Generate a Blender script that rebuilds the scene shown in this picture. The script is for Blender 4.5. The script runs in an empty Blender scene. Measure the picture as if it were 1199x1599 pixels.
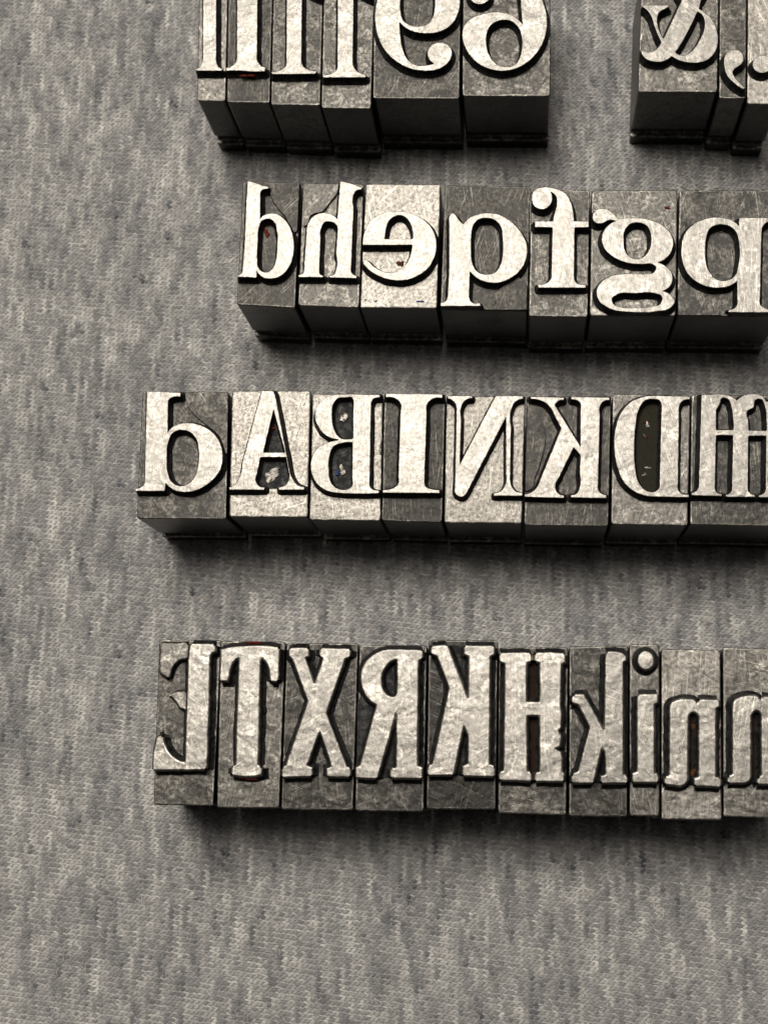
import bpy, math, random
import numpy as np
from mathutils import Vector, Matrix
from mathutils.geometry import delaunay_2d_cdt

# ------------------------------------------------------------------ camera
scene = bpy.context.scene
FPX = 2200.0                       # focal length in pixels of the 1199 x 1599 picture
IW, IH = 1199.0, 1599.0
NADIR = (812.0, 1205.0)            # picture point straight below the lens
CAM_H = 0.266                      # lens height above the cloth, metres
ROW_A, ROW_B = (215.0, 812.0), (1080.0, 826.0)   # two points along the front of a row

def cam_ray(u, v):
    return Vector(((u - IW / 2) / FPX, -(v - IH / 2) / FPX, -1.0))
_down = cam_ray(*NADIR).normalized()
_zc = -_down
def _on_plane(u, v):
    r = cam_ray(u, v); return r * (CAM_H / r.dot(_down))
_xc = (_on_plane(*ROW_B) - _on_plane(*ROW_A)); _xc -= _zc * _xc.dot(_zc); _xc.normalize()
_yc = _zc.cross(_xc)
ROT = Matrix((_xc, _yc, _zc))      # camera axes -> world axes
CAM = Vector((0, 0, CAM_H))
def at(u, v, z):
    """point at height z that stands at this place of the layout"""
    r = ROT @ cam_ray(u, v)
    return CAM + r * ((z - CAM_H) / r.z)

cam_d = bpy.data.cameras.new('camera')
cam = bpy.data.objects.new('camera', cam_d)
scene.collection.objects.link(cam)
M4 = ROT.to_4x4(); M4.translation = CAM
cam.matrix_world = M4
cam_d.sensor_fit = 'HORIZONTAL'
cam_d.sensor_width = 36.0
cam_d.lens = FPX / IW * 36.0
cam_d.clip_start = 0.01
cam_d.clip_end = 50.0
cam_d.dof.use_dof = True
cam_d.dof.focus_distance = 0.254
cam_d.dof.aperture_fstop = 34.0
scene.camera = cam

# ------------------------------------------------------------------ light
world = bpy.data.worlds.new('World'); scene.world = world
world.use_nodes = True
world.node_tree.nodes['Background'].inputs[0].default_value = (1.0, 0.93, 0.84, 1)
world.node_tree.nodes['Background'].inputs[1].default_value = 0.025
def area(name, loc, target, size, power, col):
    l = bpy.data.lights.new(name, 'AREA'); l.shape = 'DISK'; l.size = size
    l.energy = power; l.color = col
    o = bpy.data.objects.new(name, l); scene.collection.objects.link(o)
    o.location = loc
    o.rotation_euler = (Vector(target) - Vector(loc)).to_track_quat('-Z', 'Y').to_euler()
    return o
area('ceiling_lamp', (-0.16, 0.40, 0.92), (0, 0.05, 0), 0.50, 11.5, (1.0, 0.94, 0.85))
area('ceiling_bounce', (0.0, 0.72, 1.7), (0, 0.05, 0), 1.55, 11.0, (1.0, 0.95, 0.88))   # the lit ceiling round the lamp
scene.view_settings.view_transform = 'Standard'
scene.view_settings.look = 'None'
scene.view_settings.exposure = 0.0
scene.view_settings.gamma = 1.0
scene.render.film_transparent = False
scene.cycles.max_bounces = 6

# ------------------------------------------------------------------ materials
def nodes(m):
    m.use_nodes = True
    nt = m.node_tree
    return nt, nt.nodes['Principled BSDF']
def N(nt, t, **kw):
    n = nt.nodes.new(t)
    for k, v in kw.items():
        if k in ('operation', 'blend_type', 'data_type', 'attribute_name', 'noise_dimensions', 'feature', 'distance', 'interpolation_type', 'clamp'):
            setattr(n, k, v)
    return n
def L(nt, a, b): nt.links.new(a, b)
def noise(nt, vec, scale, detail=3, rough=0.55, dist=0.0):
    n = nt.nodes.new('ShaderNodeTexNoise')
    n.inputs['Scale'].default_value = scale; n.inputs['Detail'].default_value = detail
    n.inputs['Roughness'].default_value = rough; n.inputs['Distortion'].default_value = dist
    L(nt, vec, n.inputs['Vector']); return n.outputs['Fac']
def mapped(nt, src, loc, rot, scl):
    n = nt.nodes.new('ShaderNodeMapping')
    n.inputs['Location'].default_value = loc; n.inputs['Rotation'].default_value = rot
    n.inputs['Scale'].default_value = scl
    L(nt, src, n.inputs['Vector']); return n.outputs[0]
def ramp(nt, fac, stops):
    n = nt.nodes.new('ShaderNodeValToRGB')
    e = n.color_ramp.elements
    while len(e) > 1: e.remove(e[-1])
    for i, (p, c) in enumerate(stops):
        k = e[0] if i == 0 else e.new(p)
        k.position = p
        k.color = (c, c, c, 1) if not isinstance(c, (tuple, list)) else (*c, 1)
    L(nt, fac, n.inputs[0]); return n.outputs[0]
def mixc(nt, fac, a, b, mode='MIX'):
    n = nt.nodes.new('ShaderNodeMix'); n.data_type = 'RGBA'; n.blend_type = mode
    for v, s in ((fac, n.inputs[0]), (a, n.inputs[6]), (b, n.inputs[7])):
        if hasattr(v, 'is_linked'): L(nt, v, s)
        else: s.default_value = v if not isinstance(v, tuple) else (*v, 1)
    return n.outputs[2]
def math_(nt, op, a, b=0.0, clamp=False):
    n = nt.nodes.new('ShaderNodeMath'); n.operation = op; n.use_clamp = clamp
    for v, s in ((a, n.inputs[0]), (b, n.inputs[1])):
        if hasattr(v, 'is_linked'): L(nt, v, s)
        else: s.default_value = v
    return n.outputs[0]
def coords(nt, seed):
    tc = nt.nodes.new('ShaderNodeTexCoord')
    return mapped(nt, tc.outputs['Object'], (seed * 37.1 % 91, seed * 17.7 % 83, 0), (0, 0, 0), (1000, 1000, 1000))  # millimetres

def scratch(nt, vec, ang, along, across, lo, hi, seed):
    v = mapped(nt, vec, (seed * 3.3, seed * 1.7, 0), (0, 0, ang), (1, 1, 1))
    v = mapped(nt, v, (0, 0, 0), (0, 0, 0), (along, across, 1))
    return ramp(nt, noise(nt, v, 1.0, 2, 0.5, 0.25), [(lo, 0.0), (hi, 1.0)])

def metal(name, seed, tone, grime, rough, warm=1.0, dark=0.05, scr=0.5, bump=0.25, dullk=0.46, wave=0.0):
    """cast type metal: tone = how bare and bright, grime = how much old ink sits on it"""
    rnd = random.Random(seed * 7 + 3)
    m = bpy.data.materials.new(name); nt, p = nodes(m)
    vec = coords(nt, seed)
    big = noise(nt, vec, 0.35, 4, 0.62, 0.6)
    mid = noise(nt, vec, 1.5, 6, 0.72, 0.3)
    fine = noise(nt, vec, 7.0, 3, 0.7)
    bright = (tone, tone * (0.955 - 0.02 * warm), tone * (0.90 - 0.06 * warm))
    dull = tuple(c * dullk for c in bright)
    col = mixc(nt, ramp(nt, mid, [(0.40, 0.0), (0.60, 1.0)]), dull, bright)
    col = mixc(nt, math_(nt, 'MULTIPLY', ramp(nt, fine, [(0.36, 0.9), (0.50, 0.0)]), 0.65), col, tuple(c * 0.25 for c in bright))
    s1 = scratch(nt, vec, rnd.uniform(1.2, 1.9), 0.13, 7.5, 0.61, 0.67, seed)
    s2 = scratch(nt, vec, rnd.uniform(0.2, 2.9), 0.10, 6.0, 0.63, 0.68, seed + 5)
    s3 = scratch(nt, vec, rnd.uniform(1.0, 2.2), 0.22, 8.0, 0.62, 0.68, seed + 9)
    col = mixc(nt, math_(nt, 'MULTIPLY', math_(nt, 'MAXIMUM', s1, s2), scr), col, tuple(min(0.9, 0.06 + c * 1.25) for c in bright))
    col = mixc(nt, math_(nt, 'MULTIPLY', s3, scr * 0.7), col, tuple(c * 0.45 for c in bright))
    gr = ramp(nt, math_(nt, 'ADD', math_(nt, 'MULTIPLY', big, 0.65), math_(nt, 'MULTIPLY', mid, 0.35)),
              [(0.60 - 0.30 * grime - 0.0, 1.0), (0.70 - 0.22 * grime, 0.0)])
    gr = math_(nt, 'MULTIPLY', gr, min(1.0, 0.35 + grime))
    col = mixc(nt, gr, col, (dark, dark * 0.98, dark * 0.93))
    L(nt, col, p.inputs['Base Color'])
    p.inputs['Metallic'].default_value = 1.0
    L(nt, math_(nt, 'ADD', math_(nt, 'MULTIPLY', fine, 0.28), rough - 0.14 ), p.inputs['Roughness'])
    grain = noise(nt, mapped(nt, mapped(nt, vec, (seed, 0, 0), (0, 0, rnd.uniform(-0.35, 0.35)), (1, 1, 1)), (0, 0, 0), (0, 0, 0), (5.0, 1.3, 1)), 1.0, 3, 0.65, 0.6)
    b = nt.nodes.new('ShaderNodeBump'); b.inputs['Strength'].default_value = bump
    b.inputs['Distance'].default_value = 0.00012
    h = math_(nt, 'ADD', math_(nt, 'MULTIPLY', fine, 0.5), math_(nt, 'ADD', math_(nt, 'MULTIPLY', mid, 0.8), math_(nt, 'MULTIPLY', grain, 0.12)))
    h = math_(nt, 'ADD', h, math_(nt, 'MULTIPLY', noise(nt, vec, 0.28, 2, 0.5, 0.3), wave))
    h = math_(nt, 'SUBTRACT', h, math_(nt, 'MULTIPLY', math_(nt, 'MAXIMUM', s1, math_(nt, 'MAXIMUM', s2, s3)), 0.10))
    L(nt, h, b.inputs['Height']); L(nt, b.outputs[0], p.inputs['Normal'])
    return m

def ink(name, seed, red, gloss=0.7, lift=0.07):
    """the steep sides of the letter: dark metal with old printing ink caked on it, some of it red"""
    m = bpy.data.materials.new(name); nt, p = nodes(m)
    vec = coords(nt, seed)
    n1 = noise(nt, vec, 0.8, 4, 0.65, 0.5); n2 = noise(nt, vec, 5.0, 4, 0.72)
    bare = ramp(nt, math_(nt, 'ADD', math_(nt, 'MULTIPLY', n1, 0.5), math_(nt, 'MULTIPLY', n2, 0.5)), [(0.46, 0.0), (0.60, 1.0)])
    col = mixc(nt, bare, (0.006, 0.0065, 0.008), (lift, lift * 0.96, lift * 0.89))
    if red:
        f = ramp(nt, n1, [(0.64 - 0.2 * red, 0.0), (0.72 - 0.2 * red, 1.0)])
        col = mixc(nt, math_(nt, 'MULTIPLY', f, 0.8), col, (0.060, 0.016, 0.010))
    L(nt, col, p.inputs['Base Color'])
    L(nt, math_(nt, 'MULTIPLY', bare, gloss), p.inputs['Metallic'])
    p.inputs['Roughness'].default_value = 0.45
    p.inputs['Specular IOR Level'].default_value = 0.08
    b = nt.nodes.new('ShaderNodeBump'); b.inputs['Strength'].default_value = 0.6
    b.inputs['Distance'].default_value = 0.00012
    L(nt, n2, b.inputs['Height']); L(nt, b.outputs[0], p.inputs['Normal'])
    return m

def flat_mat(name, col, rough, metallic=0.0):
    m = bpy.data.materials.new(name); nt, p = nodes(m)
    vec = coords(nt, 4)
    f = noise(nt, vec, 5.0, 3, 0.7)
    L(nt, mixc(nt, ramp(nt, f, [(0.35, 0.0), (0.65, 1.0)]), tuple(c * 0.5 for c in col), col), p.inputs['Base Color'])
    p.inputs['Roughness'].default_value = rough; p.inputs['Metallic'].default_value = metallic
    p.inputs['Specular IOR Level'].default_value = 0.05
    return m

# ------------------------------------------------------------------ cloth (the surface)
WALE, COURSE = 0.00090, 0.00096
SLOPE = -0.075                       # the courses run slightly downhill to the right
def yarn_material():
    m = bpy.data.materials.new('heather_yarn'); nt, p = nodes(m)
    at_ = nt.nodes.new('ShaderNodeAttribute'); at_.attribute_name = 'heather'
    vec = coords(nt, 2)
    fz = noise(nt, vec, 9.0, 3, 0.75)
    fib = noise(nt, mapped(nt, vec, (0, 0, 0), (0, 0, 0.5), (2.2, 9.0, 2.0)), 1.0, 3, 0.7)
    v = math_(nt, 'ADD', at_.outputs['Fac'], math_(nt, 'MULTIPLY', math_(nt, 'SUBTRACT', fz, 0.5), 0.5))
    v = math_(nt, 'ADD', v, math_(nt, 'MULTIPLY', math_(nt, 'SUBTRACT', fib, 0.5), 0.45))
    col = ramp(nt, v, [(0.0, (0.060, 0.064, 0.073)), (0.35, (0.172, 0.170, 0.171)), (0.6, (0.300, 0.292, 0.281)), (1.0, (0.56, 0.541, 0.51))])
    L(nt, col, p.inputs['Base Color'])
    p.inputs['Roughness'].default_value = 0.95
    p.inputs['Specular IOR Level'].default_value = 0.1
    p.inputs['Sheen Weight'].default_value = 0.15
    b = nt.nodes.new('ShaderNodeBump'); b.inputs['Strength'].default_value = 0.6; b.inputs['Distance'].default_value = 0.0001
    L(nt, math_(nt, 'ADD', fib, fz), b.inputs['Height']); L(nt, b.outputs[0], p.inputs['Normal'])
    return m
YARN = yarn_material()

def smooth1(a, k, axis):
    ker = np.hanning(k + 2)[1:-1]; ker /= ker.sum()
    return np.apply_along_axis(lambda r: np.convolve(np.pad(r, k, mode='wrap'), ker, 'same')[k:-k], axis, a)

def build_cloth():
    cs = [at(u, v, 0) for u in (-170, 1370) for v in (-160, 1760)]
    x0, x1 = min(c.x for c in cs), max(c.x for c in cs)
    y0, y1 = min(c.y for c in cs), max(c.y for c in cs)
    nw, nc = int((x1 - x0) / WALE) + 1, int((y1 - y0) / COURSE) + 1
    rs = np.random.RandomState(11)
    # heather: streaks that follow the wales, shades that drift, single odd stitches
    a = smooth1(rs.randn(nc, nw), 6, 0); a /= a.std()
    a2 = smooth1(smooth1(rs.randn(nc, nw), 12, 0), 3, 1); a2 /= a2.std()
    a3 = smooth1(rs.randn(nc, nw), 3, 0); a3 /= a3.std()
    big = smooth1(smooth1(rs.randn(nc, nw), 60, 0), 40, 1); big /= big.std()
    odd = (rs.rand(nc, nw) < 0.004) * rs.choice([-0.30, -0.25, 0.15], (nc, nw))
    odd = odd + np.roll(odd, 1, 0) * 0.8 + np.roll(odd, 1, 1) * 0.6
    H = 0.49 + 0.075 * a + 0.065 * a2 + 0.045 * a3 + 0.015 * big + odd
    jj, ii = np.meshgrid(np.arange(nc), np.arange(nw), indexing='ij')
    drift = np.cumsum(rs.randn(nc)) * 0.00003; drift -= np.linspace(drift[0], drift[-1], nc)
    verts, faces, cols = [], [], []
    tl = np.linspace(-1, 1, 5)
    base = 0
    for side in (-1, 1):
        cx = x0 + (ii + 0.5 + 0.25 * side) * WALE + drift[jj] + rs.randn(nc, nw) * 0.00007
        cy = y0 + jj * COURSE + rs.randn(nc, nw) * 0.00006
        cy = cy + SLOPE * (cx)
        # the knit is pulled askew: one leg of each stitch leans far over, the other lies almost along the course
        if side > 0:
            ln = COURSE * (0.66 + 0.05 * rs.randn(nc, nw)); wd = WALE * (0.345 + 0.04 * rs.randn(nc, nw))
            tilt = 0.78 + 0.16 * rs.randn(nc, nw); lift = 0.0
        else:
            ln = WALE * (0.70 + 0.05 * rs.randn(nc, nw)); wd = WALE * (0.20 + 0.025 * rs.randn(nc, nw))
            tilt = -1.30 + 0.13 * rs.randn(nc, nw); lift = 0.00006
            cy = cy + COURSE * 0.45; cx = cx + 0.25 * WALE
        # leg axis: up and outwards
        dx, dy = np.sin(tilt), np.cos(tilt)
        tr = 0.10 * rs.randn(nc, nw)
        P = np.zeros((nc, nw, 5, 3, 3), np.float32)
        for k, t in enumerate(tl):
            wk = wd * (1.0 - 0.30 * t * t)
            zc = 0.00016 - 0.00019 * t * t + 0.00006 * t        # arches, dives under its neighbour at the lower end
            for q, s in enumerate((-1, 0, 1)):
                P[:, :, k, q, 0] = cx + dx * ln * t * 0.85 + dy * wk * s
                P[:, :, k, q, 1] = cy + dy * ln * t * 0.85 - dx * wk * s
                P[:, :, k, q, 2] = zc - (0.00019 if s else 0.0) - 0.00023 + 0.00004 * tr + lift
        n = nc * nw
        verts.append(P.reshape(-1, 3))
        o = (np.arange(n) * 15)[:, None] + base
        f = []
        for k in range(4):
            for q in range(2):
                i0 = k * 3 + q
                f.append([i0, i0 + 1, i0 + 4, i0 + 3])
        f = np.array(f).reshape(1, -1)
        faces.append((o[:, :, None] + f.reshape(1, 8, 4)).reshape(-1, 4)[:, ::-1])
        c = (H + 0.07 * rs.randn(nc, nw) + (0.07 if side < 0 else -0.02)).reshape(-1)
        cols.append(np.repeat(c, 15))
        base += n * 15
    V = np.concatenate(verts); F = np.concatenate(faces); Cc = np.concatenate(cols).astype(np.float32)
    me = bpy.data.meshes.new('stitches')
    me.vertices.add(len(V)); me.vertices.foreach_set('co', V.reshape(-1))
    me.loops.add(F.size); me.loops.foreach_set('vertex_index', F.reshape(-1).astype(np.int32))
    me.polygons.add(len(F)); me.polygons.foreach_set('loop_start', np.arange(0, F.size, 4, dtype=np.int32))
    me.polygons.foreach_set('use_smooth', np.ones(len(F), bool))
    at_ = me.attributes.new('heather', 'FLOAT', 'POINT'); at_.data.foreach_set('value', Cc)
    me.update(calc_edges=True)
    me.materials.append(YARN)
    # loose fibres standing off the yarn
    K = 9000
    fx, fy = rs.uniform(x0, x1, K), rs.uniform(y0, y1, K); an = rs.uniform(0, 6.28, K); cv = rs.randn(K) * 0.9
    ln = rs.uniform(0.0006, 0.0022, K); hh = rs.uniform(0.00005, 0.00035, K); wf = rs.uniform(0.00002, 0.000038, K)
    FV = np.zeros((K, 5, 2, 3), np.float32)
    px, py = fx.copy(), fy.copy(); aa_ = an.copy()
    for k in range(5):
        for q, sg in enumerate((-1, 1)):
            FV[:, k, q, 0] = px - np.sin(aa_) * wf * sg; FV[:, k, q, 1] = py + np.cos(aa_) * wf * sg
            FV[:, k, q, 2] = -0.0001 + hh * math.sin(math.pi * k / 4) + 0.00008
        px += np.cos(aa_) * ln / 4; py += np.sin(aa_) * ln / 4; aa_ = aa_ + cv * 0.4
    fm = bpy.data.meshes.new('loose_fibres')
    fm.from_pydata(FV.reshape(-1, 3).tolist(), [], [(b * 10 + k * 2, b * 10 + k * 2 + 1, b * 10 + k * 2 + 3, b * 10 + k * 2 + 2) for b in range(K) for k in range(4)])
    ha = fm.attributes.new('heather', 'FLOAT', 'POINT'); ha.data.foreach_set('value', np.repeat(rs.uniform(0.35, 1.0, K), 10).astype(np.float32))
    fm.materials.append(YARN)
    # backing sheet under the stitches, a little larger than the knit that is modelled
    g = bpy.data.meshes.new('cloth')
    m_ = 0.03
    xs = np.linspace(x0 - m_, x1 + m_, 30); ys = np.linspace(y0 - m_, y1 + m_, 40)
    vv = [(x, y, -0.00038) for y in ys for x in xs]
    ff = [(r * 30 + c, r * 30 + c + 1, r * 30 + c + 31, r * 30 + c + 30) for r in range(39) for c in range(29)]
    g.from_pydata(vv, [], ff)
    aa = g.attributes.new('heather', 'FLOAT', 'POINT'); aa.data.foreach_set('value', np.full(len(vv), 0.42, np.float32))
    g.materials.append(YARN)
    cl = bpy.data.objects.new('knit_cloth', g); scene.collection.objects.link(cl)
    cl['kind'] = 'structure'
    st = bpy.data.objects.new('stitches', me); scene.collection.objects.link(st)
    st.parent = cl; st['kind'] = 'stuff'
    fo = bpy.data.objects.new('loose_fibres', fm); scene.collection.objects.link(fo)
    fo.parent = cl; fo['kind'] = 'stuff'
build_cloth()

# ------------------------------------------------------------------ type pieces
Z_FACE = 0.0233                      # type-high
REL = 0.0020                         # depth of the engraving
Z_SH = Z_FACE - REL

REG = {  # origin and enlargement of the layout sheets on which each row was measured
 'A': (290, 0, 3.9967), 'B': (570, 0, 3.9967), 'C': (960, 0, 5.0167),
 'D': (350, 270, 4.796), 'E': (550, 270, 3.9967), 'F': (810, 270, 3.0823),
 'G': (200, 590, 3.9967), 'H': (470, 590, 3.9967), 'I': (680, 590, 3.9967), 'J': (930, 590, 4.457),
 'K': (220, 980, 4.704), 'L': (430, 980, 4.704), 'M': (650, 980, 4.704), 'N': (870, 980, 3.6444)}

def parse(s):
    out = []
    for t in s.split():
        sm = t[0] == '~'
        x, y = t.lstrip('~').split(',')
        out.append((float(x), float(y), sm))
    return out
def ell(cx, cy, rx, ry):
    return ' '.join('~%.1f,%.1f' % (cx + rx * math.cos(a), cy + ry * math.sin(a)) for a in np.linspace(0, 2 * math.pi, 12, endpoint=False))

def contour(s, reg, step=1.2):
    """corner points and ~smooth points -> evenly spaced outline, in picture pixels"""
    ox, oy, sc = REG[reg]
    P = [(x / sc + ox, y / sc + oy, sm) for x, y, sm in parse(s)]
    n = len(P); poly = []
    for i in range(n):
        p0, p1, p2, p3 = P[i - 1], P[i], P[(i + 1) % n], P[(i + 2) % n]
        a, b = np.array(p1[:2]), np.array(p2[:2])
        d = np.linalg.norm(b - a)
        if d < 1e-6: continue
        k = max(1, int(round(d / step)))
        def tan(pp, pc, pn):
            v1 = np.array(pc[:2]) - np.array(pp[:2]); v2 = np.array(pn[:2]) - np.array(pc[:2])
            l1, l2 = np.linalg.norm(v1) + 1e-9, np.linalg.norm(v2) + 1e-9
            t = v1 / l1 * l2 + v2 / l2 * l1
            return t / (np.linalg.norm(t) + 1e-9)
        if p1[2] or p2[2]:
            ta = tan(p0, p1, p2) * d if p1[2] else None
            tb = tan(p1, p2, p3) * d if p2[2] else None
            if ta is None: ta = 2 * (b - a) - tb; ta = ta / (np.linalg.norm(ta) + 1e-9) * d
            if tb is None: tb = 2 * (b - a) - ta; tb = tb / (np.linalg.norm(tb) + 1e-9) * d
            for q in range(k):
                t = q / k
                poly.append((2*t**3 - 3*t**2 + 1) * a + (t**3 - 2*t**2 + t) * ta + (-2*t**3 + 3*t**2) * b + (t**3 - t**2) * tb)
        else:
            for q in range(k): poly.append(a + (b - a) * q / k)
    return np.array(poly)

def worn(poly, rs, amp, rnd=1):
    """round the corners a little and roughen the outline, as on used type"""
    n = len(poly)
    for _ in range(rnd):
        poly = 0.5 * poly + 0.25 * (np.roll(poly, 1, 0) + np.roll(poly, -1, 0))
    e = rs.randn(n); e = np.convolve(np.pad(e, 6, mode='wrap'), [0.25, 0.5, 0.25], 'same')[6:-6]
    e2 = np.convolve(np.pad(rs.randn(n), 24, mode='wrap'), np.hanning(15) / 4.0, 'same')[24:-24]
    # a few small nicks
    nick = np.zeros(n)
    for _ in range(max(1, n // 90)):
        c = rs.randint(n); nick[c] -= rs.uniform(0.5, 1.6); nick[(c + 1) % n] -= rs.uniform(0.2, 0.9)
    d = np.roll(poly, -1, 0) - np.roll(poly, 1, 0); d /= np.linalg.norm(d, axis=1)[:, None] + 1e-9
    ar = np.sum(poly[:, 0] * np.roll(poly[:, 1], -1) - np.roll(poly[:, 0], -1) * poly[:, 1])
    nrm = np.stack([d[:, 1], -d[:, 0]], 1) * (1 if ar > 0 else -1)
    return poly + nrm * (amp * (0.6 * e + 0.5 * e2) + amp * 1.6 * nick)[:, None]

def to_world(poly, z):
    return np.array([at(u, v, z)[:2] for u, v in poly])
def area2(p): return np.sum(p[:, 0] * np.roll(p[:, 1], -1) - np.roll(p[:, 0], -1) * p[:, 1])
def dedupe(p):
    keep = np.linalg.norm(p - np.roll(p, 1, 0), axis=1) > 2e-5
    return p[keep]
def normals(p):
    d = np.roll(p, -1, 0) - p; d /= np.linalg.norm(d, axis=1)[:, None] + 1e-12
    n = np.stack([d[:, 1], -d[:, 0]], 1)          # outward for a counter-clockwise loop
    m = n + np.roll(n, 1, 0); l = np.linalg.norm(m, axis=1)[:, None] + 1e-9; m /= l
    c = np.clip(np.sum(m * n, 1), 0.6, 1)[:, None]
    return m / c

def half_planes(quad):
    hp = []
    for i in range(len(quad)):
        a, b = quad[i], quad[(i + 1) % len(quad)]
        d = (b - a) / np.linalg.norm(b - a); n = np.array([d[1], -d[0]])
        hp.append((n, float(n @ a)))
    return hp

def letter_mesh(name, loops, quad, origin, off, rel, seed, m_face, m_ink, z=Z_FACE, wear=0.25, chamfer=(0.00010, 0.00007)):
    """one raised character: flat printing face (with counters) on sloping sides"""
    rs = np.random.RandomState(seed)
    hp = half_planes(quad)
    W = []
    for k, pl in enumerate(loops):
        w = dedupe(to_world(worn(pl, rs, wear), z))
        if (area2(w) > 0) != (k == 0): w = w[::-1]
        w = dedupe(w - normals(w) * chamfer[0] * 0.55)
        W.append(w)
    V, F, MI, SM = [], [], [], []
    o3 = np.array([origin[0], origin[1], 0])
    # fill the outline: constrained triangles whose middle lies inside (by winding number)
    pts, edges = [], []
    for w in W:
        b0 = len(pts); n = len(w)
        pts += [Vector(((p[0] - origin[0]) * 1000, (p[1] - origin[1]) * 1000)) for p in w]
        edges += [(b0 + i, b0 + (i + 1) % n) for i in range(n)]
    vo, _, fo_, *_r = delaunay_2d_cdt(pts, edges, [], 0, 1e-6)
    seg = np.concatenate([np.concatenate([w, np.roll(w, -1, 0)], 1) for w in W])
    seg = (seg - np.tile(origin, 2)) * 1000
    tri = np.array([f for f in fo_ if len(f) == 3]); vv = np.array([(v.x, v.y) for v in vo])
    cen = vv[tri].mean(1)
    y0_, y1_ = seg[None, :, 1], seg[None, :, 3]; py = cen[:, 1:2]; px = cen[:, 0:1]
    cr = (seg[None, :, 2] - seg[None, :, 0]) * (py - y0_) - (px - seg[None, :, 0]) * (y1_ - y0_)
    wn = ((y0_ <= py) & (y1_ > py) & (cr > 0)).sum(1) - ((y0_ > py) & (y1_ <= py) & (cr < 0)).sum(1)
    V += [(x / 1000 + origin[0], y / 1000 + origin[1], z) for x, y in vv]
    for t in tri[wn > 0]:
        a, b, c = vv[t]
        k = (b[0]-a[0])*(c[1]-a[1]) - (b[1]-a[1])*(c[0]-a[0])
        t = [int(q) for q in t]
        F.append(t if k > 0 else t[::-1]); MI.append(0); SM.append(False)
    for w in W:
        nr = normals(w); n = len(w)
        var = 1 + 0.05 * np.convolve(np.pad(rs.randn(n), 20, mode='wrap'), np.hanning(17) / 3.0, 'same')[20:-20]
        def ring(d):
            p = w + nr * (d * (var if d > 0.0002 else 1))[..., None] if not np.isscalar(d * var if d > 0.0002 else d) else w + nr * d
            for nn, dd in hp:
                s0 = np.maximum(w @ nn - dd, 0); s = p @ nn - dd - s0 + 0.00002
                p = p - nn[None, :] * np.maximum(s, 0)[:, None]
            return p
        prof = [(0.0, 0.0, 0), (chamfer[0] * 0.38, chamfer[1] * 0.07, 0), (chamfer[0] * 0.72, chamfer[1] * 0.36, 0), (chamfer[0], chamfer[1], 0), (off * 0.30, rel * 0.50, 1), (off * 0.62, rel * 0.82, 1), (off, rel + 0.0002, 1)]
        rings = []
        for d, dz, mi in prof:
            p = ring(d) if d else w
            rings.append((len(V), mi)); V += [(q[0], q[1], z - dz) for q in p]
            if mi == 0 and d == chamfer[0]:       # same ring again, so that the ink slope has its own vertices
                rings.append((len(V), 1)); V += [(q[0], q[1], z - dz) for q in p]
        for (a, ma), (b, mb) in zip(rings[:-1], rings[1:]):
            if ma == 0 and mb == 1: continue
            for i in range(n):
                j = (i + 1) % n
                F.append((a + i, b + i, b + j, a + j)); MI.append(1 if mb else 0); SM.append(True)
    me = bpy.data.meshes.new(name)
    me.from_pydata([tuple(np.array(v) - o3) for v in V], [], [tuple(f) for f in F])
    me.materials.append(m_face); me.materials.append(m_ink)
    me.polygons.foreach_set('material_index', MI); me.polygons.foreach_set('use_smooth', SM)
    me.update()
    return me

def rounded_quad(q, r, seg=3):
    out = []
    for i in range(4):
        p, a, b = q[i], q[i - 1], q[(i + 1) % 4]
        da = (a - p) / np.linalg.norm(a - p); db = (b - p) / np.linalg.norm(b - p)
        s, e = p + da * r, p + db * r
        for k in range(seg + 1):
            t = k / seg
            out.append((1 - t) ** 2 * s + 2 * t * (1 - t) * p + t * t * e)
    return np.array(out)

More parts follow.
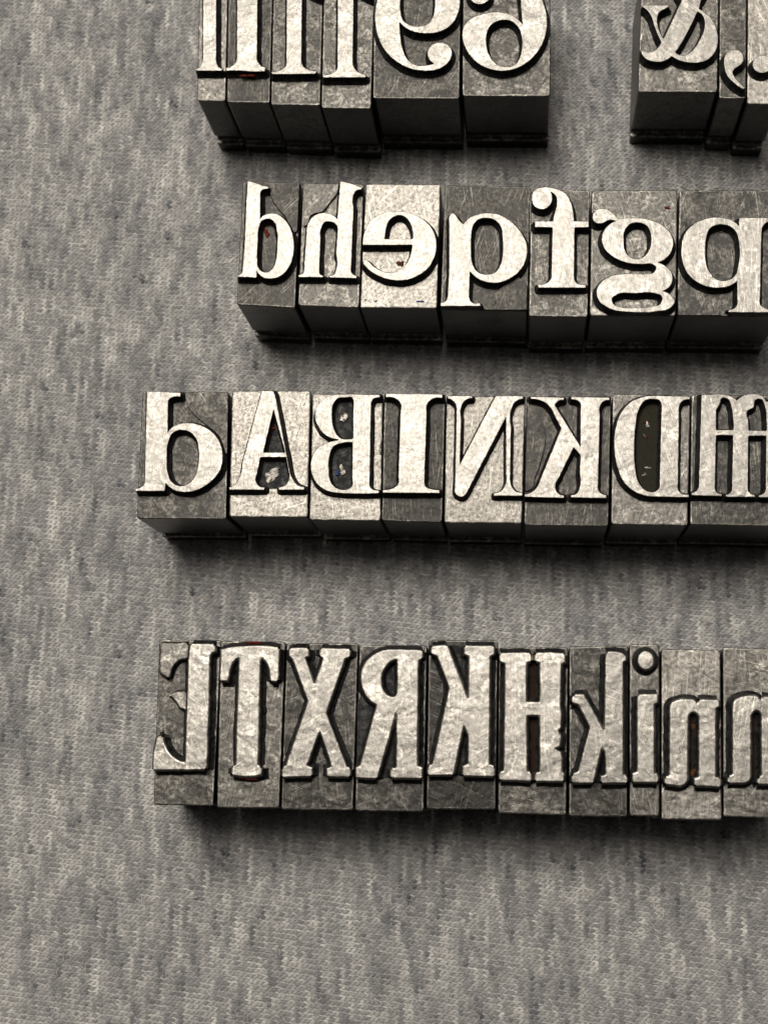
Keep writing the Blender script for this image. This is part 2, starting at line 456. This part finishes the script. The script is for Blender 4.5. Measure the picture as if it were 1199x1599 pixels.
def body_mesh(name, quad, origin, seed, m_top, m_side, m_rim):
    """the shank: worn shoulder edge, a nick across the front, then the foot"""
    rs = np.random.RandomState(seed)
    q = np.array(quad)
    r = 0.00042 + 0.00025 * rs.rand()
    lp = rounded_quad(q, r)
    # extra points along the long edges so the worn rim is uneven
    pts = []
    n = len(lp)
    for i in range(n):
        a, b = lp[i], lp[(i + 1) % n]; d = np.linalg.norm(b - a)
        k = max(1, int(d / 0.0006))
        for t in range(k): pts.append(a + (b - a) * t / k)
    lp = np.array(pts); n = len(lp)
    nr = normals(lp)
    ymid = lp[:, 1].mean(); front = np.clip((ymid - lp[:, 1]) / (ymid - lp[:, 1].min()) * 6 - 4.6, 0, 1)
    jit = np.abs(np.convolve(np.pad(rs.randn(n), 5, mode='wrap'), [0.3, 0.5, 0.3], 'same')[5:-5]).clip(0, 1.1)
    V, F, MI, SM = [], [], [], []
    def ring(z, inset, fr=0.0, rough=0.0):
        i0 = len(V)
        p = lp - nr * (inset + rough * jit)[:, None] if not np.isscalar(inset + rough * jit) else lp - nr * inset
        for k in range(n):
            V.append((p[k, 0] - origin[0], p[k, 1] + fr * front[k] - origin[1], z))
        return i0
    tops = [ring(Z_SH, 0.00024, 0, 0.00014), ring(Z_SH - 0.00003, 0.00012, 0, 0.00006), ring(Z_SH - 0.00008, 0.00004, 0, 0.00003), ring(Z_SH - 0.00018, 0.00001)]
    sides = [ring(Z_SH - 0.00018, 0.00001), ring(0.0062, 0), ring(0.0058, 0, 0.0006), ring(0.0046, 0, 0.0010), ring(0.0034, 0, 0.0008), ring(0.0031, 0, 0.0004), ring(0.0030, 0, -0.0001), ring(0.0028, 0, -0.0003), ring(-0.0002, 0, -0.0003)]
    c = len(V); V.append((q[:, 0].mean() - origin[0], q[:, 1].mean() - origin[1], Z_SH))
    for k in range(n):
        F.append((c, tops[0] + k, tops[0] + (k + 1) % n)); MI.append(0); SM.append(False)
    for lst, mi in ((tops, 2), (sides, 1)):
        for a, b in zip(lst[:-1], lst[1:]):
            for k in range(n):
                j = (k + 1) % n
                ledge = mi == 1 and a in (sides[4], sides[5], sides[6]) and front[k] > 0.5  # lip above the foot: the light it catches is put into brighter metal
                F.append((a + k, b + k, b + j, a + j)); MI.append(2 if ledge else mi); SM.append(mi == 2)
    F.append(tuple(sides[-1] + k for k in range(n))[::-1]); MI.append(1); SM.append(False)
    me = bpy.data.meshes.new(name)
    me.from_pydata(V, [], F)
    me.materials.append(m_top); me.materials.append(m_side); me.materials.append(m_rim)
    me.polygons.foreach_set('material_index', MI); me.polygons.foreach_set('use_smooth', SM)
    me.update()
    return me

def flake_mesh(name, u, v, size, origin, z, seed, aspect=1.0):
    """a crumb of dried ink or of metal, a fraction of a millimetre thick"""
    rs = np.random.RandomState(seed)
    c = at(u, v, z); n = 16
    R = 0.72 + 0.22 * np.sin(np.arange(n) * 2 * math.pi / n * 2 + rs.rand() * 6) + 0.16 * rs.randn(n).clip(-1.2, 1.2)
    V = []
    for zz, sc in ((0, 1.0), (0.00007, 0.85), (0.00013, 0.45)):
        for k in range(n):
            a = 2 * math.pi * k / n; r = size * sc * max(0.25, R[k])
            V.append((c.x + r * math.cos(a) - origin[0], c.y + r * aspect * math.sin(a) - origin[1], z + zz + (0.00009 * rs.rand() if zz else 0)))
    V.append((c.x - origin[0], c.y - origin[1], z + 0.00014))
    F = [(q * n + k, q * n + (k + 1) % n, q * n + n + (k + 1) % n, q * n + n + k) for q in (0, 1) for k in range(n)] + [(2 * n + k, 2 * n + (k + 1) % n, 3 * n) for k in range(n)]
    me = bpy.data.meshes.new(name); me.from_pydata(V, [], F); me.update()
    return me

INK_RED = flat_mat('dried_red_ink', (0.11, 0.018, 0.012), 0.6)
INK_BLUE = flat_mat('dried_blue_ink', (0.035, 0.065, 0.17), 0.6)
INK_BROWN = flat_mat('rusty_ink', (0.075, 0.032, 0.014), 0.6)
CHIP = metal('bare_metal_chip', 77, 0.55, 0.25, 0.45, 1.0, 0.05, 0.6, 0.6)
FLK = {'r': INK_RED, 'b': INK_BLUE, 'o': INK_BROWN, 'c': CHIP}
POOL = {'k': ink('fill_black', 401, 0, 0.5, 0.05), 'o': flat_mat('fill_olive', (0.026, 0.025, 0.017), 0.8), 'n': flat_mat('fill_brown', (0.022, 0.012, 0.008), 0.8)}
SIDE = [metal('type_side_%d' % i, 50 + i, 0.03 + 0.02 * (i % 3), 0.8, 0.34, 0.6, 0.008, 0.5, 0.4) for i in range(5)]

# region, label, group row, outlines [[outer, hole...], ...], body FL FR BR BL, shoulder tone, face tone, red, slope, wear, flakes
S = []
def sort(*a, **k): S.append((a, k))

G1, G2, G3, G4 = ('type pieces in the row cut off by the top edge', 'type pieces in the row that starts with b and h',
                  'type pieces in the row that starts with b and A', 'type pieces in the row nearest the bottom')
# ---- first row
sort('A', 'narrow type piece at the left end of the top row, slim stem with foot serif', G1,
     [['108,-200 107,340 ~101,392 ~86,416 60,425 62,437 226,437 228,425 ~206,416 ~193,392 189,340 190,-120 ~215,-90 245,-70 245,-85 ~215,-160 190,-200']],
     '70,626 248,629 265,-245 88,-245', 0.62, 0.82)
sort('A', 'dark-shouldered type piece with the thickest stem, red ink under its foot serif', G1,
     [['322,-200 319,330 ~311,385 ~290,408 250,420 254,438 ~330,436 ~400,441 494,440 495,418 ~470,408 ~450,385 444,330 448,-200']],
     '256,636 524,639 547,-245 268,-245', 0.20, 0.86, red=0.2, flakes=[('r', 385, 117.5, 0.0034, -0.9, 0.2)])
sort('A', 'type piece with a stem and scratched grey shoulders, left of the one beside the 9', G1,
     [['632,-200 628,370 ~620,415 ~590,436 532,447 545,459 808,456 816,441 ~770,432 ~735,413 721,370 725,-110 ~770,-60 845,-25 845,-45 ~790,-150 725,-200']],
     '531,652 838,655 862,-245 550,-245', 0.42, 0.84)
sort('A', 'type piece with a stem and wide foot serif directly left of the mirrored 9', G1,
     [['950,-200 947,390 ~940,435 ~915,454 855,465 858,480 1120,478 1126,462 ~1095,456 ~1060,433 1041,390 1048,-110 ~1090,-60 1165,-20 1165,-40 ~1110,-150 1048,-200']],
     '845,672 1156,676 1181,-245 866,-245', 0.48, 0.84)
sort('B', 'type piece with a large mirrored 9 ending in a ball', G1,
     [['~75,0 ~62,100 ~72,190 ~112,290 ~190,375 ~285,424 ~380,437 ~460,425 ~518,385 ~541,326 ~520,280 ~467,261 ~415,280 ~390,326 ~400,365 432,392 ~375,406 ~312,402 ~265,368 ~233,300 ~219,220 213,130 ~250,167 ~320,196 ~390,203 ~470,190 ~540,145 ~580,75 ~590,-10 ~570,-100 ~490,-185 ~340,-212 ~180,-185 ~100,-100',
       '~218,0 ~221,70 ~235,120 ~280,153 ~335,161 ~390,147 ~424,100 ~437,20 ~430,-80 ~390,-155 ~330,-178 ~265,-155 ~226,-80']],
     '49,612 588,614 603,-245 56,-245', 0.24, 0.88)
sort('B', 'type piece with a large mirrored 6 at the right end of its group', G1,
     [['~1108,0 ~1130,80 ~1133,170 ~1108,262 ~1050,350 ~970,410 ~870,437 ~780,426 ~698,385 ~635,310 ~607,220 ~622,152 ~670,108 ~750,80 ~840,72 ~905,87 ~950,115 983,149 ~976,60 ~970,-20 ~950,-110 ~900,-175 ~840,-185 ~790,-160 762,-125 ~785,-80 ~780,-20 ~725,20 ~665,0 ~650,-60 ~680,-130 ~760,-195 ~870,-217 ~990,-180 ~1075,-95',
       '~755,240 ~766,182 ~800,140 ~858,118 ~920,131 ~960,170 ~980,240 ~978,310 ~960,370 ~930,404 ~885,415 ~830,403 ~785,360 ~760,300']],
     '606,597 1157,598 1156,-245 612,-245', 0.42, 0.88)
sort('C', 'type piece with a mirrored ampersand', G1,
     [['525,0 382,300 ~340,210 ~332,130 ~350,88 ~395,62 428,47 415,36 222,36 213,46 ~255,74 ~285,118 ~305,180 ~332,255 366,325 ~340,368 ~310,392 ~270,404 ~235,398 205,384 ~212,415 ~245,455 ~320,478 ~395,468 448,433 ~490,460 ~560,481 ~640,486 ~720,465 ~778,412 ~806,330 ~804,265 ~785,195 ~745,130 ~705,95 658,66 672,0 ~725,-110 ~735,-190 ~690,-255 ~600,-280 ~505,-250 ~465,-180 ~480,-90',
       '648,84 ~690,118 ~706,170 ~700,230 ~670,300 ~620,378 ~565,422 ~520,430 472,405 530,320 600,185',
       ell(600, -165, 62, 72)]],
     '180,716 802,719 818,-300 212,-300', 0.55, 0.74)
sort('C', 'narrow type piece with a mirrored comma', G1,
     [['~930,387 ~985,400 ~1008,445 ~1000,485 ~965,515 930,536 919,560 ~940,602 ~978,645 1021,686 1006,694 ~960,665 ~908,620 ~872,568 ~857,500 ~863,435 ~890,400']],
     '815,767 1026,770 1034,-300 822,-300', 0.42, 0.76)
sort('C', 'bright-shouldered type piece with a round full stop, cut off at the right', G1,
     [[ell(1155, 498, 75, 68)]],
     '1034,812 1290,816 1290,-300 1042,-300', 0.80, 0.80)
# ---- second row
sort('D', 'type piece with lower-case b and small red mark, left end of second row', G2,
     [['175,58 ~240,74 ~290,94 332,101 330,116 ~298,119 ~277,132 270,165 268,343 ~295,317 ~340,301 ~400,308 ~450,345 ~492,405 ~515,480 ~519,580 ~500,670 ~460,735 ~410,775 ~350,789 ~290,780 ~262,757 243,730 241,781 100,776 98,763 ~128,751 139,718 151,560 165,250',
       '~260,400 ~275,362 ~305,343 ~340,341 ~374,363 ~395,430 ~398,540 ~389,640 ~365,710 ~325,742 ~280,735 ~253,705 ~245,640 ~250,520']],
     '94,986 531,1011 573,68 140,60', 0.20, 0.86, red=0.5, flakes=[('r', 416.5, 364, 0.0007, -1.9, 1.6)], steps=['348,75 ~352,170 ~395,250 ~460,325 ~530,440 545,430 562,78'])
sort('D', 'type piece with a mirrored lower-case h, tall stem on its right side', G2,
     [['870,58 ~945,76 1024,106 1026,122 ~990,128 ~973,150 968,250 950,700 ~955,748 992,767 990,786 790,781 786,768 ~825,757 ~836,730 838,600 850,430 ~843,390 ~818,368 ~780,360 ~745,370 ~729,400 720,480 711,735 ~716,757 741,768 740,779 558,778 555,764 ~588,751 598,720 606,600 617,440 ~630,372 ~665,326 ~715,302 ~770,298 ~815,314 848,345 858,200']],
     '552,992 1010,1009 1046,78 590,70', 0.52, 0.84, steps=['595,78 852,84 ~842,150 ~790,215 ~740,280 ~650,312 ~612,390 596,395'])
sort('E', 'bright-shouldered type piece with a mirrored lower-case e and blue ink specks', G2,
     [['65,447 ~66,420 ~74,378 ~102,312 ~150,267 ~220,241 ~300,237 ~380,255 ~450,295 ~500,352 ~523,420 ~520,490 ~495,560 ~440,620 ~370,656 ~290,669 ~205,656 ~130,622 ~85,584 ~68,552 ~80,538 ~98,549 ~132,582 ~180,610 ~235,622 ~282,611 ~326,578 ~360,520 375,447',
       '201,411 ~209,350 ~226,300 ~260,270 ~300,261 ~340,280 ~367,325 378,411']],
     '47,841 528,845 552,66 84,64', 0.82, 0.86, red=0.35,
     flakes=[('b', 656, 470.5, 0.0009, -2, 0.35), ('b', 587, 470, 0.0004, -2, 0.5), ('b', 571, 468, 0.0003, -2, 0.8), ('o', 625, 411, 0.0008, -1.9, 1.2)])
sort('E', 'dark-shouldered type piece with a letter p between e and f', G2,
     [['~610,262 ~624,248 ~642,258 ~662,288 693,319 ~730,280 ~790,255 ~860,249 ~930,265 ~1000,310 ~1060,380 ~1088,450 ~1085,530 ~1050,602 ~990,652 ~920,681 ~850,681 ~790,660 ~752,632 733,612 728,770 ~738,800 796,809 801,829 551,829 551,809 ~580,800 597,772 605,600 605,300',
       '~740,480 ~742,390 ~756,320 ~790,286 ~840,279 ~890,291 ~925,330 ~938,400 ~940,490 ~925,570 ~890,620 ~840,633 ~785,618 ~755,580 ~742,530']],
     '549,854 1094,862 1111,80 577,74', 0.20, 0.82, steps=['1090,700 1085,852 822,852 ~850,795 ~900,740 ~950,700 ~1030,650'])
sort('F', 'type piece with a mirrored lower-case f, ball terminal at upper left', G2,
     [['~63,120 ~75,83 ~115,68 ~175,74 ~225,98 ~252,145 ~263,200 265,231 335,231 337,259 268,261 265,505 ~276,528 322,535 322,551 94,551 92,535 ~140,526 157,505 163,260 78,259 78,231 165,231 ~172,195 ~184,150 ~178,108 152,88 ~160,115 ~150,152 ~110,173 ~76,157']],
     '47,690 332,693 342,80 60,76', 0.42, 0.92)
sort('F', 'type piece with a mirrored two-bowled lower-case g and a red speck on its shoulder', G2,
     [['~355,212 ~372,178 ~410,170 ~445,185 478,221 ~540,215 ~620,222 ~690,250 ~733,295 ~743,342 ~722,395 668,429 ~705,447 ~737,485 ~735,530 690,568 ~732,588 ~750,618 ~728,648 ~660,665 ~540,668 ~440,652 ~388,615 ~374,575 ~392,530 ~440,497 ~520,485 ~610,485 ~652,476 ~662,456 ~645,438 ~600,437 ~530,432 ~460,405 ~412,360 ~400,315 ~418,266 468,230 ~435,224 ~400,240 ~368,236',
       '~505,330 ~512,270 ~540,242 ~580,237 ~620,255 ~637,300 ~632,360 ~605,400 ~565,414 ~530,400 ~508,365',
       '~448,605 ~470,585 ~560,577 ~650,577 ~690,595 ~685,625 ~640,643 ~560,649 ~490,645 ~455,628']],
     '341,688 756,689 764,78 350,82', 0.55, 0.88, off=0.00085, flakes=[('r', 1042, 324.5, 0.0006, -2, 1.0)])
sort('F', 'type piece with a letter q cut off at the right end of the second row', G2,
     [['~783,360 ~800,290 ~850,240 ~920,215 ~990,215 ~1035,232 1060,256 1062,214 1230,214 1230,228 ~1188,240 1168,268 1160,630 ~1185,650 1230,656 1230,670 1004,669 1014,656 ~1044,646 1054,615 1052,518 ~1012,542 ~950,551 ~880,535 ~820,490 ~790,430',
       '~897,380 ~902,310 ~920,265 ~960,247 ~1010,252 ~1045,280 ~1060,330 ~1058,440 ~1040,495 ~1000,517 ~950,510 ~915,470 ~900,430']],
     '761,688 1260,692 1262,80 772,78', 0.30, 0.88, flakes=[('c', 1126, 362, 0.0006, -1.95, 0.4), ('c', 1121, 428, 0.0006, -1.95, 0.4), ('c', 1088, 296, 0.0004, -2, 0.6), ('c', 1118, 294, 0.0005, -2, 0.4)], steps=['768,560 ~800,545 ~880,585 ~935,640 975,683 768,683'])
# ---- third row
sort('G', 'type piece with a large lower-case b, left end of the third row', G3,
     [['118,84 326,92 326,116 ~280,119 ~256,132 248,165 245,346 ~277,306 ~330,286 ~400,284 ~470,305 ~540,355 ~580,430 ~588,510 ~565,590 ~510,650 ~440,695 ~350,712 ~280,696 235,656 229,690 225,706 44,706 46,690 ~84,681 103,655 108,450',
       '~240,500 ~249,400 ~276,345 ~325,325 ~380,335 ~425,380 ~440,450 ~438,540 ~415,620 ~370,665 ~320,675 ~270,650 ~245,590']],
     '53,879 612,882 629,86 90,84', 0.30, 0.90, steps=['355,92 ~372,165 ~420,235 ~500,300 ~575,370 ~605,470 618,470 622,92'])
sort('G', 'bright-shouldered type piece with a mirrored capital A', G3,
     [['835,80 905,82 918,115 1000,545 ~1020,620 ~1055,668 1099,682 1099,698 940,698 940,683 ~985,668 ~1003,635 998,560 987,494 825,494 803,600 ~797,650 ~815,676 851,683 851,698 631,698 631,684 ~665,668 ~688,635 712,535',
       '907,195 842,466 980,466']],
     '629,869 1121,872 1139,78 648,78', 0.84, 0.88, red=0.4, flakes=[('c', 424, 743, 0.0034, -1.75, 1.1), ('r', 426, 668, 0.0005, -1.6, 1.3)], pools=['907,195 842,466 980,466','830,500 985,500 1003,600 ~1000,650 940,690 850,690 ~800,660'])
sort('H', 'bright-shouldered type piece with a mirrored capital B and a blue speck in its lower bowl', G3,
     [['491,105 491,122 ~452,130 436,160 427,650 ~438,692 486,702 486,719 ~330,722 ~235,718 ~160,703 ~100,660 ~65,590 ~65,510 ~100,442 ~155,408 233,391 233,382 ~165,364 ~115,315 ~88,250 ~95,190 ~130,140 ~190,110 ~270,103 380,104',
       '328,150 ~318,123 ~280,121 ~225,130 ~200,165 ~192,240 ~205,320 ~240,372 325,379',
       '322,402 ~250,407 ~200,430 ~175,500 ~172,580 ~190,660 ~230,693 ~285,698 ~315,682 320,640']],
     '51,889 497,895 512,98 72,98', 0.80, 0.86, off=0.00075,
     flakes=[('c', 537, 652, 0.0009, -1.6, 1.7), ('c', 534, 735, 0.0009, -1.6, 1.6), ('b', 526, 738, 0.0007, -1.5, 0.8), ('c', 594, 700, 0.0004, -1.9, 4.0)], pools=['328,150 ~318,123 ~280,121 ~225,130 ~200,165 ~192,240 ~205,320 ~240,372 325,379','322,402 ~250,407 ~200,430 ~175,500 ~172,580 ~190,660 ~230,693 ~285,698 ~315,682 320,640'])
sort('H', 'dark-shouldered type piece with a capital I', G3,
     [['530,98 881,102 881,125 ~820,131 ~790,157 783,205 770,640 ~780,682 ~810,694 863,700 863,719 510,717 510,700 ~570,690 ~602,670 608,620 622,200 ~619,155 ~590,128 530,120']],
     '502,894 881,904 902,104 519,98', 0.16, 0.92)
sort('I', 'bright-shouldered type piece with a mirrored capital N', G3,
     [['77,112 229,112 229,128 ~190,136 ~166,165 159,250 151,542 375,113 546,113 546,130 ~500,146 ~475,187 470,300 465,620 ~475,680 ~500,708 541,718 541,736 364,736 364,720 ~410,706 ~435,670 441,600 441,240 195,715 ~165,742 ~130,728 121,690 125,560 132,200 ~121,156 ~100,136 77,128']],
     '53,906 540,911 561,112 68,112', 0.76, 0.88, red=0.45, off=0.0007)
sort('I', 'dark-shouldered type piece with a mirrored seriffed capital K, third row', G3,
     [['847,118 1085,122 1085,138 ~1050,145 ~1030,166 1025,225 1013,670 ~1025,715 ~1045,728 1066,733 1066,751 845,746 845,732 ~883,722 ~897,695 900,600 906,482 862,432 765,630 ~748,690 ~768,724 801,733 801,749 556,743 556,727 ~600,715 ~632,685 652,640 786,315 735,217 ~700,167 ~660,142 594,130 594,117 801,122 801,138 ~762,146 745,172 905,432 906,190 ~900,152 ~880,139 847,134']],
     '552,921 1079,929 1097,114 567,114', 0.22, 0.92, red=0.4, steps=['572,175 ~610,185 ~660,260 ~685,340 ~680,420 ~655,520 ~620,620 ~600,690 560,705'])
sort('J', 'type piece with a mirrored capital D, white and red specks in its deep counter', G3,
     [['656,128 656,150 ~612,156 ~587,182 580,235 572,740 ~580,790 ~605,808 649,812 649,831 400,826 ~300,805 ~210,740 ~152,620 ~130,480 ~140,350 ~180,240 ~250,165 ~340,131 430,125',
       '460,200 ~450,160 ~400,145 ~340,160 ~300,220 ~276,350 ~268,500 ~275,630 ~300,730 ~350,785 ~400,796 ~435,780 446,730']],
     '106,1021 641,1031 661,114 118,114', 0.60, 0.88, red=0.3,
     flakes=[('c', 1012, 664, 0.0005, -1.8, 2.4), ('r', 1007, 659, 0.0004, -1.8, 0.8), ('r', 1009, 683, 0.0004, -1.8, 0.8), ('c', 1006, 680, 0.0003, -1.8, 1.2), ('c', 1012, 731, 0.0007, -1.8, 0.8), ('c', 1006, 741, 0.0005, -1.8, 1.2), ('r', 1004, 744, 0.0003, -1.8, 1.0)], pools=['460,200 ~450,160 ~400,145 ~340,160 ~300,220 ~276,350 ~268,500 ~275,630 ~300,730 ~350,785 ~400,796 ~435,780 446,730'], pool='o')
sort('J', 'type piece with joined crossbarred stems cut off at the right end of the third row', G3,
     [['738,118 ~800,116 ~865,113 ~940,128 985,158 ~1020,128 ~1090,112 ~1160,125 ~1200,165 1215,150 1330,118 1330,135 1312,190 1305,760 ~1318,800 1350,815 1350,832 1135,831 1135,816 ~1172,805 1185,765 1188,402 1062,402 1059,760 ~1072,802 1108,814 1108,829 906,827 906,813 ~940,800 950,762 958,398 837,398 830,757 ~840,795 876,809 876,823 665,816 665,801 ~705,786 719,757',
       '838,362 838,220 ~860,185 ~882,138 ~918,144 ~945,200 ~958,280 961,362',
       '1066,366 ~1060,290 ~1054,232 ~1098,202 ~1112,152 ~1150,146 ~1180,200 ~1190,290 1191,369']],
     '656,1023 1420,1038 1425,124 666,114', 0.28, 0.80)
# ---- fourth row
W4 = dict(off=0.00128, wear=0.24, chamfer=(0.00046, 0.00042))
sort('K', 'type piece with a damaged mirrored capital E, left end of the bottom row', G4,
     [['358,118 550,122 548,180 ~520,195 508,240 488,960 ~485,1010 478,1050 85,1052 88,930 112,800 165,795 ~180,870 ~220,935 ~270,975 322,990 332,598 338,470 345,235']],
     '92,1306 531,1311 589,94 134,88', 0.50, 0.78, broken=['350,114 342,235 ~290,235 ~240,280 ~215,340 205,380 140,335 140,115', '330,600 ~290,592 ~262,555 205,492 262,470 336,470'], **W4)
sort('K', 'type piece with a worn capital T and red ink below its foot, bottom row', G4,
     [['585,162 ~640,148 ~700,140 1020,146 1010,400 945,402 ~942,330 ~920,262 886,226 877,262 865,900 860,1015 890,1022 885,1085 ~780,1100 660,1085 664,1022 694,1012 700,700 718,226 ~690,242 ~660,300 ~645,370 636,396 575,396']],
     '556,1326 1016,1330 1061,104 586,98', 0.60, 0.76, red=0.2, flakes=[('r', 387, 1216, 0.0036, -0.9, 0.22), ('r', 398, 1004, 0.0042, -1.2, 0.12)], **W4)
sort('L', 'type piece with a capital X in the bottom row', G4,
     [['95,150 250,148 247,215 220,225 285,412 350,225 320,215 325,150 556,156 550,225 515,230 375,630 525,1025 556,1030 553,1105 370,1100 374,1035 410,1025 325,770 235,1015 272,1030 272,1100 44,1105 44,1030 75,1015 235,545 122,235 95,212']],
     '41,1340 570,1346 609,114 82,116', 0.28, 0.66, **W4)
sort('L', 'type piece with a mirrored capital R in the bottom row', G4,
     [['1086,165 1082,236 1052,242 1045,1020 1081,1031 1082,1115 840,1110 842,1035 885,1030 888,625 ~840,800 750,1115 584,1110 587,1030 620,1012 740,570 ~680,530 ~640,460 ~624,360 ~650,270 ~710,205 ~790,168 870,160',
       '893,235 ~840,260 ~795,320 ~781,390 ~795,460 ~830,502 ~870,507 891,480']],
     '583,1350 1089,1356 1113,130 616,128', 0.34, 0.72, red=0.05, **W4, pools=['893,235 ~840,260 ~795,320 ~781,390 ~795,460 ~830,502 ~870,507 891,480','885,640 885,1030 842,1040 842,1105 755,1105','740,580 625,1000 600,1000 600,560 640,470'])
sort('M', 'dark-shouldered type piece with a mirrored slab capital K, bottom row', G4,
     [['105,135 230,125 380,520 385,215 347,200 350,130 579,135 576,200 545,215 538,1005 581,1020 579,1100 337,1095 340,1020 378,1005 380,800 349,725 275,1090 79,1090 82,1015 118,1005 240,450 150,210 105,200']],
     '73,1336 583,1341 599,94 91,90', 0.16, 0.76, **W4, pools=['235,130 350,132 385,220 382,520','378,800 349,725 280,1080 338,1090'])
sort('M', 'type piece with a capital H nicked on its right stem, bottom row', G4,
     [['605,190 ~720,183 846,186 850,255 812,258 812,546 905,549 905,258 868,255 868,185 ~1000,182 1096,190 1096,260 1068,268 1062,560 1070,640 1066,740 1045,760 1068,800 1060,875 1018,892 1062,912 1075,960 1072,1060 1091,1075 1089,1136 868,1136 868,1066 905,1062 905,650 814,650 818,1060 851,1066 851,1136 605,1126 605,1060 640,1055 650,266 608,255']],
     '600,1366 1101,1381 1116,146 606,148', 0.45, 0.76, red=0.15, flakes=[('c', 826, 1250, 0.0042, -2.05, 0.09)], **W4, pools=['812,258 905,258 905,549 812,546','814,650 905,650 905,1062 818,1060'], pool='n')
sort('N', 'type piece with a mirrored lower-case k in the bottom row', G4,
     [['275,140 ~330,135 375,145 396,166 395,190 378,196 378,840 403,845 401,890 247,890 248,845 275,838 272,715 256,690 208,890 79,888 80,835 118,820 184,570 118,442 77,430 88,380 155,380 268,585 272,200']],
     '66,1076 399,1079 404,104 68,106', 0.34, 0.62, **W4)
sort('N', 'narrowest type piece of the bottom row, lower-case i with a round dot', G4,
     [['455,380 576,378 576,430 555,440 555,830 579,835 576,886 424,886 428,830 455,822'], [ell(505, 188, 48, 55)]],
     '411,1073 582,1076 582,97 411,94', 0.62, 0.80, **W4)
sort('N', 'type piece with a mirrored n directly right of the i, pitted bright shoulder', G4,
     [['925,410 925,450 908,460 905,500 905,850 936,860 936,911 780,906 782,860 805,855 805,530 ~795,495 ~775,485 ~754,498 748,530 745,830 ~742,875 ~720,900 685,906 609,896 609,850 638,845 640,480 ~650,430 ~690,410 ~740,407 ~778,412 798,432 800,410']],
     '592,1095 938,1101 929,128 592,122', 0.76, 0.78, red=0.2, flakes=[('o', 1082, 1207, 0.0006, -1.4, 1.6), ('o', 1083, 1135, 0.0005, -1.5, 2.0)], **W4, pools=['748,530 ~775,485 805,530 805,855 780,900 745,880'], pool='n')
sort('N', 'type piece with a mirrored n cut off at the right end of the bottom row', G4,
     [['1290,400 1290,440 1268,450 1265,845 1296,850 1296,900 1135,895 1140,850 1163,845 1162,510 ~1150,480 ~1130,475 ~1112,490 1106,520 1105,840 ~1095,875 1050,890 969,890 969,845 998,838 998,450 ~1010,415 ~1050,395 ~1100,388 ~1138,392 1160,412 1165,392']],
     '945,1077 1320,1090 1312,120 942,114', 0.66, 0.76, **W4, pools=['1106,520 ~1130,475 1162,510 1163,845 1138,888 1105,860'], pool='n')

def build_sort(idx, reg, label, group, glyphs, body, tone, ftone, red=0.0, off=0.00082, wear=0.22, chamfer=(0.00014, 0.00009), flakes=(), steps=(), pools=(), pool='k', broken=()):
    ox, oy, sc = REG[reg]
    q = np.array([at(x / sc + ox, y / sc + oy, Z_SH)[:2] for x, y, _ in parse(body)])
    c = q.mean(0)
    root = bpy.data.objects.new('metal_type', None); scene.collection.objects.link(root)
    root.location = (c[0], c[1], 0); root.empty_display_size = 0.005
    root['label'] = label; root['category'] = 'metal type'; root['group'] = group
    def part(name, me):
        o = bpy.data.objects.new(name, me); scene.collection.objects.link(o); o.parent = root; return o
    grime = max(0.05, min(0.8, 0.85 - tone))
    m_top = metal('shoulder_metal', idx + 100, 0.008 + 0.60 * tone ** 1.6, grime, 0.40, 1.0, 0.025, 0.9, 0.6, 0.32, 4.0)
    m_face = metal('face_metal', idx + 200, ftone * (0.74 if chamfer[0] > 0.0003 else 0.46), 0.24, 0.39, 1.0, 0.10, 0.85, 0.40, 0.48, 5.0)
    m_rim = metal('rim_metal', idx + 500, 0.26 + 0.42 * tone, 0.35, 0.40, 1.0, 0.05, 0.5, 0.8)
    m_ink = ink('ink_slope', idx + 300, red)
    part('body', body_mesh('body', q, c, idx + 10, m_top, SIDE[idx % 5], m_rim))
    for k, g in enumerate(glyphs):
        loops = [contour(s, reg) for s in g]
        part('letter' if k == 0 else 'dot', letter_mesh('letter', loops, q, c, off, REL, idx * 5 + k, m_face, m_ink, wear=wear, chamfer=chamfer))
    for k, g in enumerate(broken):                      # arms battered down below the printing height
        part('battered_arm', letter_mesh('battered_arm', [contour(g, reg)], q, c, off * 0.6, REL - 0.0005, idx * 3 + k, m_rim, m_ink, z=Z_FACE - 0.0005, wear=0.6, chamfer=(0.0004, 0.0003)))
    for k, g in enumerate(steps):                       # the higher part of the shoulder, left standing when the matrix was cut
        part('shoulder_step', letter_mesh('shoulder_step', [contour(g, reg)], q, c, 0.00017, 0.0006, idx * 7 + k, m_top, m_ink, z=Z_SH + 0.0006, wear=0.2, chamfer=(0.00004, 0.00004)))
    for k, g in enumerate(pools):                       # dark sheet laid over the floor of a counter
        part('dark_fill', letter_mesh('dark_fill', [contour(g, reg)], q, c, 0.00005, 0.0002, idx * 9 + k, POOL[pool], POOL[pool], z=Z_SH + 0.0002, wear=0.3, chamfer=(0.00002, 0.00002)))
    for k, (kind, u, v, size, dz, asp) in enumerate(flakes):
        me = flake_mesh('speck', u, v, size * (0.95 if size < 0.0012 else 0.55), c, Z_FACE + dz / 1000, idx * 31 + k, asp)
        me.materials.append(FLK[kind])
        part('ink_speck' if kind != 'c' else 'metal_chip', me)
for i, (a, k) in enumerate(S):
    build_sort(i, *a, **k)
